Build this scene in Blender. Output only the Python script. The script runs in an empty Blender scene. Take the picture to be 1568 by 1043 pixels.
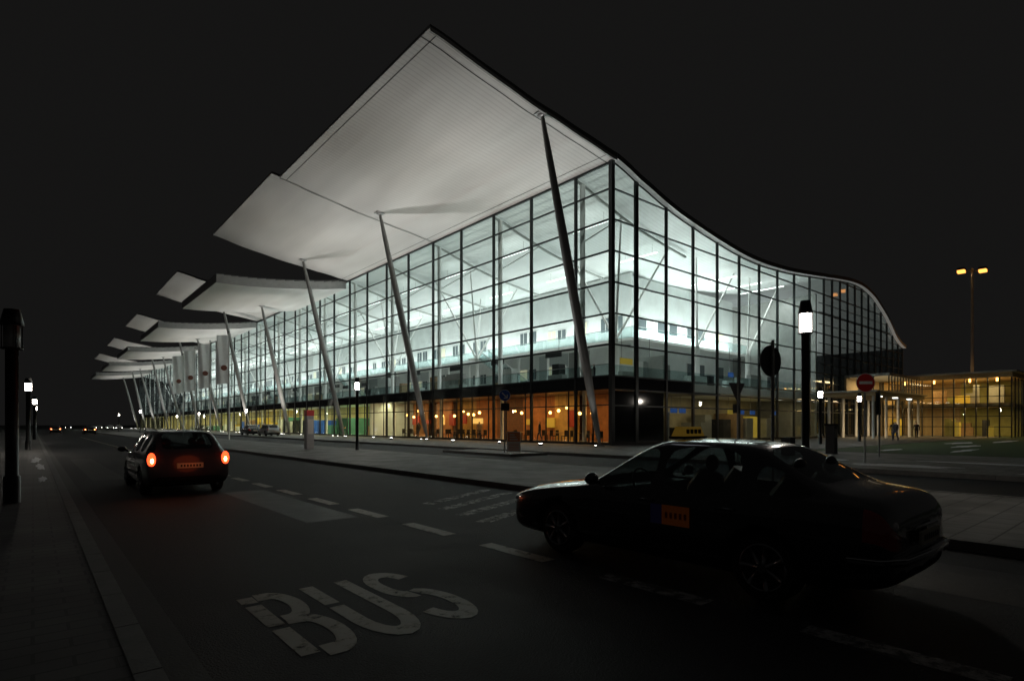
import bpy, bmesh, math, random
from mathutils import Vector, Matrix
random.seed(7)
S=bpy.context.scene
S.view_settings.view_transform='Standard'
try: S.view_settings.look='None'
except Exception: pass
S.view_settings.exposure=0; S.view_settings.gamma=1

# ------------------------------------------------------------ materials
def newmat(name):
    m=bpy.data.materials.new(name); m.use_nodes=True
    nt=m.node_tree; nt.nodes.clear()
    out=nt.nodes.new('ShaderNodeOutputMaterial')
    return m,nt,out
def pmat(name,col,rough=.6,metal=0,noise=0,nscale=5,bump=0,bscale=40,emit=None,estr=0,spec=.5,stretch=None,coat=0):
    m,nt,out=newmat(name)
    b=nt.nodes.new('ShaderNodeBsdfPrincipled'); nt.links.new(b.outputs[0],out.inputs[0])
    b.inputs['Base Color'].default_value=(*col,1); b.inputs['Roughness'].default_value=rough
    b.inputs['Metallic'].default_value=metal
    b.inputs['Specular IOR Level'].default_value=spec
    if coat: b.inputs['Coat Weight'].default_value=coat; b.inputs['Coat Roughness'].default_value=.03
    if emit: b.inputs['Emission Color'].default_value=(*emit,1); b.inputs['Emission Strength'].default_value=estr
    if noise or bump:
        tc=nt.nodes.new('ShaderNodeTexCoord'); mp=nt.nodes.new('ShaderNodeMapping')
        nt.links.new(tc.outputs['Object'],mp.inputs[0])
        if stretch: mp.inputs['Scale'].default_value=stretch
    if noise:
        n=nt.nodes.new('ShaderNodeTexNoise'); n.inputs['Scale'].default_value=nscale; n.inputs['Detail'].default_value=8
        n.inputs['Roughness'].default_value=.65
        nt.links.new(mp.outputs[0],n.inputs['Vector'])
        r=nt.nodes.new('ShaderNodeMapRange'); r.inputs['From Min'].default_value=.3; r.inputs['From Max'].default_value=.7
        r.inputs['To Min'].default_value=1-noise; r.inputs['To Max'].default_value=1+noise
        nt.links.new(n.outputs[0],r.inputs['Value'])
        mx=nt.nodes.new('ShaderNodeVectorMath'); mx.operation='SCALE'; mx.inputs[0].default_value=col
        nt.links.new(r.outputs[0],mx.inputs['Scale']); nt.links.new(mx.outputs[0],b.inputs['Base Color'])
        r2=nt.nodes.new('ShaderNodeMapRange'); r2.inputs['To Min'].default_value=max(rough-.15,0.02); r2.inputs['To Max'].default_value=min(1,rough+.15)
        nt.links.new(n.outputs[0],r2.inputs['Value']); nt.links.new(r2.outputs[0],b.inputs['Roughness'])
    if bump:
        n2=nt.nodes.new('ShaderNodeTexNoise'); n2.inputs['Scale'].default_value=bscale; n2.inputs['Detail'].default_value=5
        nt.links.new(mp.outputs[0],n2.inputs['Vector'])
        bp=nt.nodes.new('ShaderNodeBump'); bp.inputs['Strength'].default_value=bump; bp.inputs['Distance'].default_value=.02
        nt.links.new(n2.outputs[0],bp.inputs['Height']); nt.links.new(bp.outputs[0],b.inputs['Normal'])
    return m
def emat(name,col,s):
    m,nt,out=newmat(name); e=nt.nodes.new('ShaderNodeEmission')
    e.inputs[0].default_value=(*col,1); e.inputs[1].default_value=s
    nt.links.new(e.outputs[0],out.inputs[0]); return m
def glassmat(name,tint,refl=.06,rough=.0):
    m,nt,out=newmat(name)
    t=nt.nodes.new('ShaderNodeBsdfTransparent'); t.inputs[0].default_value=(*tint,1)
    g=nt.nodes.new('ShaderNodeBsdfGlossy'); g.inputs['Roughness'].default_value=rough; g.inputs['Color'].default_value=(.9,.95,.95,1)
    lw=nt.nodes.new('ShaderNodeLayerWeight'); lw.inputs['Blend'].default_value=.5
    pw=nt.nodes.new('ShaderNodeMath'); pw.operation='POWER'; pw.inputs[1].default_value=5; nt.links.new(lw.outputs['Facing'],pw.inputs[0])
    mu=nt.nodes.new('ShaderNodeMath'); mu.operation='MULTIPLY_ADD'; mu.inputs[1].default_value=.8; mu.inputs[2].default_value=refl
    nt.links.new(pw.outputs[0],mu.inputs[0])
    mx=nt.nodes.new('ShaderNodeMixShader'); nt.links.new(mu.outputs[0],mx.inputs[0])
    nt.links.new(t.outputs[0],mx.inputs[1]); nt.links.new(g.outputs[0],mx.inputs[2]); nt.links.new(mx.outputs[0],out.inputs[0])
    return m
def brickmat(name,c1,c2,cm,scale,bw,bh,rough=.7):
    m,nt,out=newmat(name)
    b=nt.nodes.new('ShaderNodeBsdfPrincipled'); nt.links.new(b.outputs[0],out.inputs[0]); b.inputs['Roughness'].default_value=rough
    tc=nt.nodes.new('ShaderNodeTexCoord'); br=nt.nodes.new('ShaderNodeTexBrick')
    nt.links.new(tc.outputs['Object'],br.inputs['Vector'])
    br.inputs['Color1'].default_value=(*c1,1); br.inputs['Color2'].default_value=(*c2,1); br.inputs['Mortar'].default_value=(*cm,1)
    br.inputs['Scale'].default_value=scale; br.inputs['Brick Width'].default_value=bw; br.inputs['Row Height'].default_value=bh; br.inputs['Mortar Size'].default_value=.012
    n=nt.nodes.new('ShaderNodeTexNoise'); n.inputs['Scale'].default_value=.9; n.inputs['Detail'].default_value=8
    nt.links.new(tc.outputs['Object'],n.inputs['Vector'])
    r=nt.nodes.new('ShaderNodeMapRange'); r.inputs['From Min'].default_value=.3; r.inputs['From Max'].default_value=.7; r.inputs['To Min'].default_value=.5; r.inputs['To Max'].default_value=1.35
    nt.links.new(n.outputs[0],r.inputs['Value'])
    mx=nt.nodes.new('ShaderNodeVectorMath'); mx.operation='SCALE'
    nt.links.new(br.outputs['Color'],mx.inputs[0]); nt.links.new(r.outputs[0],mx.inputs['Scale']); nt.links.new(mx.outputs[0],b.inputs['Base Color'])
    bp=nt.nodes.new('ShaderNodeBump'); bp.inputs['Strength'].default_value=.4; bp.inputs['Distance'].default_value=.01
    nt.links.new(br.outputs['Fac'],bp.inputs['Height']); bp.invert=True; nt.links.new(bp.outputs[0],b.inputs['Normal'])
    return m
def paintmat(name,col,worn=.45,scale=9,soft=.06):
    m,nt,out=newmat(name)
    b=nt.nodes.new('ShaderNodeBsdfPrincipled'); b.inputs['Base Color'].default_value=(*col,1); b.inputs['Roughness'].default_value=.6
    t=nt.nodes.new('ShaderNodeBsdfTransparent'); mx=nt.nodes.new('ShaderNodeMixShader')
    tc=nt.nodes.new('ShaderNodeTexCoord'); n=nt.nodes.new('ShaderNodeTexNoise'); n.inputs['Scale'].default_value=scale; n.inputs['Detail'].default_value=10; n.inputs['Roughness'].default_value=.75
    nt.links.new(tc.outputs['Object'],n.inputs['Vector'])
    r=nt.nodes.new('ShaderNodeMapRange'); r.inputs['From Min'].default_value=worn-soft; r.inputs['From Max'].default_value=worn+soft
    nt.links.new(n.outputs[0],r.inputs['Value']); nt.links.new(r.outputs[0],mx.inputs[0])
    nt.links.new(t.outputs[0],mx.inputs[1]); nt.links.new(b.outputs[0],mx.inputs[2]); nt.links.new(mx.outputs[0],out.inputs[0])
    return m
def soffitmat(name,col,emis=0):
    m,nt,out=newmat(name)
    b=nt.nodes.new('ShaderNodeBsdfPrincipled'); nt.links.new(b.outputs[0],out.inputs[0]); b.inputs['Roughness'].default_value=.42
    tc=nt.nodes.new('ShaderNodeTexCoord')
    w=nt.nodes.new('ShaderNodeTexWave'); w.wave_type='BANDS'; w.bands_direction='Y'; w.inputs['Scale'].default_value=.8
    nt.links.new(tc.outputs['Object'],w.inputs['Vector'])
    mp=nt.nodes.new('ShaderNodeMapping'); mp.inputs['Scale'].default_value=(1.0,.22,.2); nt.links.new(tc.outputs['Object'],mp.inputs[0])
    n=nt.nodes.new('ShaderNodeTexNoise'); n.inputs['Scale'].default_value=.30; n.inputs['Detail'].default_value=2; nt.links.new(mp.outputs[0],n.inputs['Vector'])
    r=nt.nodes.new('ShaderNodeMapRange'); r.inputs['From Min'].default_value=.3; r.inputs['From Max'].default_value=.7; r.inputs['To Min'].default_value=.82; r.inputs['To Max'].default_value=1.08  # broad soft bands of spot light painted into the panel tone
    nt.links.new(n.outputs[0],r.inputs['Value'])
    r3=nt.nodes.new('ShaderNodeMapRange'); r3.inputs['From Max'].default_value=.3; r3.inputs['To Min'].default_value=.88; r3.inputs['To Max'].default_value=1
    nt.links.new(w.outputs[1],r3.inputs['Value'])
    mm=nt.nodes.new('ShaderNodeMath'); mm.operation='MULTIPLY'; nt.links.new(r.outputs[0],mm.inputs[0]); nt.links.new(r3.outputs[0],mm.inputs[1])
    mx=nt.nodes.new('ShaderNodeVectorMath'); mx.operation='SCALE'; mx.inputs[0].default_value=col
    nt.links.new(mm.outputs[0],mx.inputs['Scale']); nt.links.new(mx.outputs[0],b.inputs['Base Color'])
    bp=nt.nodes.new('ShaderNodeBump'); bp.inputs['Strength'].default_value=.12; bp.inputs['Distance'].default_value=.02
    nt.links.new(w.outputs[1],bp.inputs['Height']); nt.links.new(bp.outputs[0],b.inputs['Normal'])
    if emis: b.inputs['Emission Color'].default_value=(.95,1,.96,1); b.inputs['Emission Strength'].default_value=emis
    return m

M=dict(
 asphalt=pmat('asphalt',(.023,.023,.025),.72,noise=.4,nscale=.9,bump=.8,bscale=70,spec=.3),
 ground=pmat('dark_ground',(.03,.031,.026),.9,noise=.4,nscale=.4,bump=.5,bscale=8),
 kerb=pmat('kerb_concrete',(.15,.15,.145),.75,noise=.3,nscale=3,bump=.3,bscale=50),
 gutter=pmat('gutter_stone',(.045,.045,.043),.75,noise=.3,nscale=3,bump=.3,bscale=50),
 paving=brickmat('paving',(.18,.18,.175),(.22,.215,.205),(.08,.08,.08),1.0,.6,.4),
 paving_d=brickmat('paving_dark',(.06,.06,.06),(.08,.078,.074),(.025,.025,.025),1.0,.4,.2),
 grass=pmat('grass',(.045,.08,.025),.9,noise=.5,nscale=6,bump=1,bscale=60),
 snow=pmat('snow',(.65,.66,.69),.6,noise=.25,nscale=12,bump=.6,bscale=25),
 paint=paintmat('road_paint',(.30,.26,.21),.38,7,.1),
 paint2=paintmat('road_paint_worn',(.36,.35,.33),.5,5,.1),
 mull=pmat('mullion',(.035,.04,.042),.4,metal=.5),
 steel=pmat('painted_steel',(.3,.3,.29),.45,metal=.3,noise=.12,nscale=2),
 white=pmat('white_plaster',(.72,.74,.73),.6,noise=.12,nscale=.5),
 whitest=pmat('white_steel',(.8,.8,.78),.4),
 soffit=soffitmat('soffit_panels',(.74,.73,.71)),
 ceiling=soffitmat('ceiling_panels_glow',(.80,.83,.82),.10),  # faint emission added to the panels in place of light thrown up at them
 roof=pmat('roof_metal',(.09,.09,.092),.5,metal=.2,noise=.2,nscale=1),
 fascia=pmat('fascia_metal',(.42,.42,.42),.4,metal=.3,noise=.1,nscale=2),
 glass=glassmat('curtain_glass',(.84,.92,.90),.05),
 glass2=glassmat('curtain_glass_b',(.76,.85,.83),.07),
 glass3=glassmat('curtain_glass_c',(.69,.78,.76),.09),
 glassd=glassmat('tinted_glass',(.42,.46,.45),.1),
 glassin=glassmat('inner_glass',(.62,.74,.74),.1),
 glassw=glassmat('shop_glass',(.85,.86,.8),.06),
 floor=pmat('terminal_floor',(.45,.44,.42),.25,noise=.08,nscale=1),
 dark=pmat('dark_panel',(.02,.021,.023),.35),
 darkgl=pmat('dark_glass_panel',(.018,.02,.021),.08),
 window=pmat('window_dark',(.13,.155,.165),.15),
 lampw=emat('lamp_white',(1,.90,.80),60),
 lampo=emat('lamp_orange',(1,.42,.1),11),
 sodium=emat('sodium_lamp',(1,.36,.07),2.8),
 stripw=emat('strip_light',(.95,1,.95),4),
 black=pmat('black_metal',(.012,.012,.013),.4,metal=.3),
 rubber=pmat('rubber',(.015,.015,.015),.8),
 rim=pmat('alloy',(.25,.25,.26),.3,metal=.9),
 chrome=pmat('chrome',(.7,.7,.7),.12,metal=1),
)

# ------------------------------------------------------------ mesh builder
class MB:
    def __init__(s): s.v=[];s.f=[];s.m=[];s.mats=[];s.sm=[]
    def mi(s,mat):
        if mat not in s.mats: s.mats.append(mat)
        return s.mats.index(mat)
    def poly(s,pts,mat,smooth=False):
        b=len(s.v); s.v+= [tuple(p) for p in pts]; s.f.append(tuple(range(b,b+len(pts)))); s.m.append(s.mi(mat)); s.sm.append(smooth)
    def box(s,a,b,mat):
        x0,y0,z0=a;x1,y1,z1=b
        if x0>x1:x0,x1=x1,x0
        if y0>y1:y0,y1=y1,y0
        if z0>z1:z0,z1=z1,z0
        n=len(s.v); s.v+=[(x0,y0,z0),(x1,y0,z0),(x1,y1,z0),(x0,y1,z0),(x0,y0,z1),(x1,y0,z1),(x1,y1,z1),(x0,y1,z1)]
        for f in ((0,3,2,1),(4,5,6,7),(0,1,5,4),(1,2,6,5),(2,3,7,6),(3,0,4,7)):
            s.f.append(tuple(n+i for i in f)); s.m.append(s.mi(mat)); s.sm.append(False)
    def tube(s,pts,rads,mat,seg=12,caps=True):
        n0=len(s.v); k=len(pts)
        P=[Vector(p) for p in pts]
        for i,p in enumerate(P):
            d=(P[min(i+1,k-1)]-P[max(i-1,0)]).normalized()
            up=Vector((0,0,1)) if abs(d.z)<.95 else Vector((1,0,0))
            a=d.cross(up).normalized(); b=d.cross(a).normalized()
            for j in range(seg):
                t=2*math.pi*j/seg; s.v.append(tuple(p+(a*math.cos(t)+b*math.sin(t))*rads[i]))
        for i in range(k-1):
            for j in range(seg):
                a=n0+i*seg+j;b=n0+i*seg+(j+1)%seg
                s.f.append((a,b,b+seg,a+seg)); s.m.append(s.mi(mat)); s.sm.append(True)
        if caps:
            s.f.append(tuple(n0+j for j in range(seg))); s.m.append(s.mi(mat)); s.sm.append(False)
            s.f.append(tuple(n0+(k-1)*seg+j for j in reversed(range(seg)))); s.m.append(s.mi(mat)); s.sm.append(False)
    def ball(s,c,r,mat,seg=12,rings=8,sc=(1,1,1)):
        n0=len(s.v)
        for i in range(rings+1):
            ph=math.pi*i/rings
            for j in range(seg):
                t=2*math.pi*j/seg
                s.v.append((c[0]+r*sc[0]*math.sin(ph)*math.cos(t),c[1]+r*sc[1]*math.sin(ph)*math.sin(t),c[2]+r*sc[2]*math.cos(ph)))
        for i in range(rings):
            for j in range(seg):
                a=n0+i*seg+j;b=n0+i*seg+(j+1)%seg
                s.f.append((a,a+seg,b+seg,b)); s.m.append(s.mi(mat)); s.sm.append(True)
    def obj(s,name,parent=None,bevel=0,loc=None):
        me=bpy.data.meshes.new(name); me.from_pydata(s.v,[],s.f)
        for m in s.mats: me.materials.append(m)
        me.polygons.foreach_set('material_index',s.m); me.polygons.foreach_set('use_smooth',s.sm); me.update()
        o=bpy.data.objects.new(name,me); S.collection.objects.link(o)
        if parent: o.parent=parent
        if loc: o.location=loc
        if bevel:
            bm=bmesh.new(); bm.from_mesh(me); bmesh.ops.remove_doubles(bm,verts=bm.verts,dist=1e-5); bm.to_mesh(me); bm.free()
            bv=o.modifiers.new('bevel','BEVEL'); bv.width=bevel; bv.segments=2; bv.limit_method='ANGLE'
        return o
def empty(name,loc=(0,0,0),rot=0):
    e=bpy.data.objects.new(name,None); e.location=loc; e.rotation_euler[2]=rot; e.empty_display_size=.3; S.collection.objects.link(e); return e
def light(name,kind,loc,energy,col,parent=None,**k):
    l=bpy.data.lights.new(name,kind); l.energy=energy; l.color=col
    for a,b in k.items():
        if a not in('rot','target'): setattr(l,a,b)
    o=bpy.data.objects.new(name,l); o.location=loc; S.collection.objects.link(o)
    if 'target' in k: o.rotation_euler=(Vector(k['target'])-Vector(loc)).to_track_quat('-Z','Y').to_euler()
    if 'rot' in k: o.rotation_euler=k['rot']
    if parent: o.parent=parent
    return o
def interp(tab,x):
    if x<=tab[0][0]: return tab[0][1]
    for (a,b),(c,d) in zip(tab,tab[1:]):
        if x<=c: return b+(d-b)*(x-a)/(c-a)
    return tab[-1][1]

# ------------------------------------------------------------ world
w=bpy.data.worlds.new('World'); S.world=w; w.use_nodes=True
nt=w.node_tree; nt.nodes.clear()
o=nt.nodes.new('ShaderNodeOutputWorld')
sky=nt.nodes.new('ShaderNodeTexSky'); sky.sky_type='NISHITA'; sky.sun_disc=False; sky.sun_elevation=math.radians(-8); sky.sun_rotation=math.radians(250)
b1=nt.nodes.new('ShaderNodeBackground'); b1.inputs[1].default_value=.02; nt.links.new(sky.outputs[0],b1.inputs[0])
b2=nt.nodes.new('ShaderNodeBackground'); b2.inputs[0].default_value=(.0074,.0072,.0070,1); b2.inputs[1].default_value=1
ad=nt.nodes.new('ShaderNodeAddShader'); nt.links.new(b1.outputs[0],ad.inputs[0]); nt.links.new(b2.outputs[0],ad.inputs[1]); nt.links.new(ad.outputs[0],o.inputs[0])
light('ground_fill_sun','SUN',(0,0,50),.015,(.9,.93,1),rot=(math.radians(35),0,math.radians(160)),angle=math.radians(8))  # weak sun lamp added to lift the black ground

# ------------------------------------------------------------ ground
def sheet(name,x0,x1,y0,y1,z,mat,loc=None):
    mb=MB(); mb.poly([(x0,y0,z),(x1,y0,z),(x1,y1,z),(x0,y1,z)],mat); return mb.obj(name)
sheet('ground',-1500,1500,-1500,1500,0,M['ground'])
sheet('road',.6,9.0,-70,600,.004,M['asphalt'])
sheet('road',15.36,21.0,-70,600,.004,M['asphalt'])
def slab(name,x0,x1,y0,y1,z,mat,kerbs=''):
    mb=MB(); k=.15
    a0=x0+(k if 'w' in kerbs else 0); a1=x1-(k if 'e' in kerbs else 0); c0=y0+(k if 's' in kerbs else 0); c1=y1-(k if 'n' in kerbs else 0)
    mb.box((a0,c0,-.05),(a1,c1,z),mat)
    o=mb.obj(name)
    kb=MB()
    def run(xa,xb,ya,yb,alongy):
        L=1.0
        n=int(((yb-ya) if alongy else (xb-xa))/L)
        n=min(n,160)
        for i in range(n):
            s0=(ya if alongy else xa)+i*((yb-ya) if alongy else (xb-xa))/n; s1=s0+((yb-ya) if alongy else (xb-xa))/n-.012
            if alongy: kb.box((xa,s0,-.05),(xb,s1,z+.012),M['kerb'])
            else: kb.box((s0,ya,-.05),(s1,yb,z+.012),M['kerb'])
    if 'w' in kerbs: run(x0,x0+k,y0,y1,True)
    if 'e' in kerbs: run(x1-k,x1,y0,y1,True)
    if 's' in kerbs: run(a0,a1,y0,y0+k,False)
    if 'n' in kerbs: run(a0,a1,y1-k,y1,False)
    if kb.v: kb.obj('kerb',parent=o)
    return o
slab('pavement',-14,.6,-20,140,.12,M['paving_d'],'e')
slab('pavement',9.0,15.36,-25,135,.12,M['paving'],'we')
slab('pavement',21.0,33.0,-25,260,.14,M['paving'],'w')
slab('pavement',33.0,130,14,26,.14,M['paving_d'],'')
slab('lawn',33.15,130,-25,13.9,.13,M['grass'],'w')
slab('traffic_island',18.0,20.6,21.5,27.5,.12,M['paving'],'wens')
sheet('gutter',.62,.86,-20,140,.008,M['gutter'])
# repaired asphalt strips
patchm=pmat('asphalt_repair',(.015,.015,.016),.6,noise=.3,nscale=2,bump=.5,bscale=60)
for a in ((3.4,4.3,9.2,14.5),(6.6,8.0,-1.5,2.2),(1.3,2.1,20,33)): sheet('asphalt_repair',a[0],a[1],a[2],a[3],.0065,patchm)

# painted markings
mk=MB()
y=-7.5
while y<90:
    mk.poly([(4.5,y,.010),(4.72,y,.010),(4.72,y+1.22,.010),(4.5,y+1.22,.010)],M['paint'] if y>3 else M['paint2']); y+=2.05
mk.obj('lane_marking')
mk=MB()
for i in range(4):
    a=(5.6+.15*i,7.4+i*.8); b=(8.5,8.6+i*.8)
    d=Vector((b[0]-a[0],b[1]-a[1])).normalized(); n=Vector((-d.y,d.x))*.13
    mk.poly([(a[0]+n.x,a[1]+n.y,.010),(a[0]-n.x,a[1]-n.y,.010),(b[0]-n.x,b[1]-n.y,.010),(b[0]+n.x,b[1]+n.y,.010)],M['paint2'])
mk.obj('hatched_marking')
def arc(cx,cy,rx,ry,a0,a1,n=10):
    return [(cx+rx*math.cos(math.radians(a0+(a1-a0)*i/n)),cy+ry*math.sin(math.radians(a0+(a1-a0)*i/n))) for i in range(n+1)]
def stroke(mb,pts,wx,wy,mat,z=.008):
    P=[Vector(p) for p in pts]; L=[];R=[]
    for i,p in enumerate(P):
        d=(P[min(i+1,len(P)-1)]-P[max(i-1,0)]).normalized(); n=Vector((-d.y*wx,d.x*wy))
        L.append(p+n);R.append(p-n)
    for i in range(len(P)-1):
        mb.poly([(R[i].x,R[i].y,z),(R[i+1].x,R[i+1].y,z),(L[i+1].x,L[i+1].y,z),(L[i].x,L[i].y,z)],mat)
mk=MB(); W=.068; H=.11
def T(x0,pts): return [(x0+px*.35,3.92+py*1.58) for px,py in pts]
X=1.48
stroke(mk,T(X,[(0,.0),(0,.4)]),W,H,M['paint']); stroke(mk,T(X,[(0,.46),(0,.86)]),W,H,M['paint']);stroke(mk,T(X,[(0,.91),(0,1.04)]),W,H,M['paint'])
stroke(mk,T(X,[(.27,.0),(.6,0)]+arc(.6,.25,.4,.25,-80,80)+[(.27,.51)]),W,H,M['paint'],.0085)
stroke(mk,T(X,[(.27,.53),(.5,.53)]+arc(.5,.77,.4,.23,-70,80)+[(.22,1.0)]),W,H,M['paint'],.009)
X=2.04
stroke(mk,T(X,[(0,1.03),(0,.62)]),W,H,M['paint']); stroke(mk,T(X,[(0,.56),(0,.28)]+arc(.5,.28,.5,.28,185,355)+[(1,.4),(1,1.03)]),W,H,M['paint'])
X=2.60
stroke(mk,T(X,arc(.5,.78,.5,.22,15,180)+arc(.5,.7,.5,.22,190,250)+[(.45,.5)]),W,H,M['paint'])
stroke(mk,T(X,[(.55,.5)]+arc(.5,.28,.5,.25,70,-10)+arc(.5,.25,.5,.25,-15,-165)),W,H,M['paint'])
mk.obj('bus_lane_marking')
def patch(cx,cy,rx,ry,z,h=.012):
    mb=MB(); n=40; ring=[];ph=[random.uniform(0,6) for _ in range(4)]
    for i in range(n):
        a=2*math.pi*i/n; r=.8+.15*math.sin(2*a+ph[0])+.12*math.sin(5*a+ph[1])+.08*math.sin(9*a+ph[2]); ring.append((cx+rx*r*math.cos(a),cy+ry*r*math.sin(a)))
    for i in range(n):
        a=ring[i];b=ring[(i+1)%n]
        mb.poly([(a[0],a[1],z),(b[0],b[1],z),(cx+(b[0]-cx)*.7,cy+(b[1]-cy)*.7,z+h),(cx+(a[0]-cx)*.7,cy+(a[1]-cy)*.7,z+h)],M['snow'],True)
        mb.poly([(cx+(a[0]-cx)*.7,cy+(a[1]-cy)*.7,z+h),(cx+(b[0]-cx)*.7,cy+(b[1]-cy)*.7,z+h),(cx,cy,z+h)],M['snow'],True)
    mb.obj('snow_patch')
for p in [(23.5,6.5,.8,2.2,.143),(22.5,2,.5,1.4,.143),(27,4.5,.5,3,.143),(25.3,9.8,.6,1.2,.143),(.2,26,.15,2.0,.123),(.1,31,.2,2.5,.123),(.2,20,.1,1.3,.123),(40,8,3,.4,.133),(48,9.5,3.5,.5,.133),(56,11.5,4,.6,.133),(45,4,3,.4,.133),(64,10,5,.6,.133),(38,11,2.5,.3,.133),(52,6,3.5,.5,.133)]:
    patch(*p)

# ------------------------------------------------------------ terminal
XF=31.1; YS=26.0; YE=256
prof=[(31.1,20.1),(33.8,19.35),(37.9,18.3),(41.7,17.65),(45.5,17.15),(49,16.8),(52.3,16.7),(55.8,16.8),(58.9,17.0),(63,17.4),(67.3,17.85),(71,18.25),(74.9,18.55),(78.5,18.5),(82.2,17.8),(85,16.7),(87.5,15.5),(91,13.4),(94.6,12.4)]
canopy0=[(15.9,22.35),(18,22.0),(21,21.45),(24.3,20.95),(28,20.5),(31.1,20.1)]
term=empty('airport_terminal')
R=MB()
def strip(tab,y0,y1,under,top,th,thend=None,dz=0):
    n=len(tab)
    for i in range(n-1):
        (xa,za),(xb,zb)=tab[i],tab[i+1]
        za+=dz;zb+=dz
        ta=th if thend is None else thend+(th-thend)*i/(n-1)
        tb=th if thend is None else thend+(th-thend)*(i+1)/(n-1)
        R.poly([(xa,y0,za),(xa,y1,za),(xb,y1,zb),(xb,y0,zb)],under,False)
        R.poly([(xa,y0,za+ta),(xb,y0,zb+tb),(xb,y1,zb+tb),(xa,y1,za+ta)],top,False)
        R.poly([(xa,y0,za),(xb,y0,zb),(xb,y0,zb+tb),(xa,y0,za+ta)],M['roof'])
        R.poly([(xa,y1,za),(xa,y1,za+ta),(xb,y1,zb+tb),(xb,y1,zb)],M['roof'])
    x,z=tab[0];t=th if thend is None else thend; z+=dz
    R.poly([(x,y0,z),(x,y0,z+t),(x,y1,z+t),(x,y1,z)],M['fascia'])
    x,z=tab[-1]; z+=dz
    R.poly([(x,y0,z),(x,y1,z),(x,y1,z+th),(x,y0,z+th)],M['fascia'])
def refine(tab,k=4):
    out=[]
    for i in range(len(tab)-1):
        p0=tab[max(i-1,0)];p1=tab[i];p2=tab[i+1];p3=tab[min(i+2,len(tab)-1)]
        for j in range(k):
            t=j/k
            z=.5*((2*p1[1])+(-p0[1]+p2[1])*t+(2*p0[1]-5*p1[1]+4*p2[1]-p3[1])*t*t+(-p0[1]+3*p1[1]-3*p2[1]+p3[1])*t**3)
            out.append((p1[0]+(p2[0]-p1[0])*t,z))
    out.append(tab[-1]); return out
prof=refine(prof,4)
def wavy(tab,amp=.028,per=4.2):
    x0=tab[0][0];x1=tab[-1][0];N=36; tab=refine(tab,5)
    return [(x0+(x1-x0)*i/N, interp(tab,x0+(x1-x0)*i/N)+amp*math.sin((x1-x0)*i/N*2*math.pi/per)*math.sin(math.pi*i/N)) for i in range(N+1)]
canopy=wavy(canopy0)
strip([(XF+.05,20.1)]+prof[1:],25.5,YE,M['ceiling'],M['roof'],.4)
strip(canopy,25.5,49.2,M['soffit'],M['roof'],.4,.2)
c3=wavy([(15.3,22.6)]+canopy0[1:])
strip(c3,49.35,69.6,M['soffit'],M['roof'],.4,.2)
flat=refine([(15.7,17.5),(18,17.55),(21,17.75),(24.3,18.1),(28,18.6),(30.95,19.1)],3)
segs=[]
ys=69.9
for i in range(5):
    ln=[19,20,20,21,22][i]
    strip(flat,ys,ys+ln,M['soffit'],M['roof'],1.15,1.0); segs.append(('f',ys,ys+ln))
    ys+=ln+.4
    if i<4:
        strip(c3,ys+.6,ys+18.5,M['soffit'],M['roof'],.4,.2,dz=.1); segs.append(('r',ys+.6,ys+18.5)); ys+=19
for kind,a,b in segs:
    if kind=='f':
        for i in range(len(flat)-1):
            (xa,za),(xb,zb)=flat[i],flat[i+1]
            R.poly([(xa,a-.02,za+.02),(xb,a-.02,zb+.02),(xb,a-.02,zb+1.0),(xa,a-.02,za+.9)],M['fascia'])
for i in range(len(canopy)-1):
    (xa,za),(xb,zb)=canopy[i],canopy[i+1]
    R.poly([(xa,26.35,za-.012),(xa,26.42,za-.012),(xb,26.42,zb-.012),(xb,26.35,zb-.012)],M['mull'])
    R.poly([(xa,25.48,za-.16),(xb,25.48,zb-.16),(xb,25.48,zb+.05),(xa,25.48,za+.05)],M['fascia'])
    R.poly([(xa,25.48,za-.16),(xa,25.62,za-.16),(xb,25.62,zb-.16),(xb,25.48,zb-.16)],M['fascia'])
def seam_y(x,y0,y1,tab,off=-.012):
    z=interp(tab,x)+off; z2=interp(tab,x+.05)+off
    R.poly([(x,y0,z),(x,y1,z),(x+.05,y1,z2),(x+.05,y0,z2)],M['mull'])
seam_y(16.4,25.6,49.1,canopy); seam_y(30.2,25.6,49.1,canopy); seam_y(30.2,49.4,69.5,c3)
for i in range(len(canopy)-1):
    (xa,za),(xb,zb)=canopy[i],canopy[i+1]
    R.poly([(xa,49.12,za-.035),(xa,49.26,za-.035),(xb,49.26,zb-.035),(xb,49.12,zb-.035)],M['steel'])
R.obj('roof',parent=term)

# curtain walls
G=MB(); F=MB()
rows=[5.05,7.25,9.45,11.65,13.85,16.05,18.2]
fy=[YS,29.4]
while fy[-1]<YE-4: fy.append(fy[-1]+4.95)
fy.append(YE)
rz=[.14]+rows+[20.05]
def gm():
    r=random.random(); return M['glass'] if r<.62 else (M['glass2'] if r<.9 else M['glass3'])
def jit(): return random.uniform(-.012,.012)
for a,b in zip(fy,fy[1:]):
    for z0,z1 in zip(rz,rz[1:]):
        j1,j2=jit(),jit()
        G.poly([(XF+j1,a,z0),(XF+j2,b,z0),(XF+j2,b,z1),(XF+j1,a,z1)],gm())
for y in fy[1:]:
    F.box((XF-.14,y-.1,.14),(XF+.05,y+.1,20.06),M['mull'])
for z in rows:
    F.box((XF-.09,YS+.12,z-.06),(XF+.03,YE,z+.06),M['mull'])
F.box((XF-.12,YS+.12,19.93),(XF+.04,YE,20.08),M['mull'])
F.box((XF-.10,YS+.12,4.1),(XF-.03,YE,5.0),M['darkgl'])
F.box((XF-.12,YS+.12,.14),(XF+.04,YE,.32),M['dark'])
y=YS+1.7
while y<YE:
    F.box((XF-.07,y-.04,.14),(XF+.02,y+.04,4.1),M['mull']); y+=2.475
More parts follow.
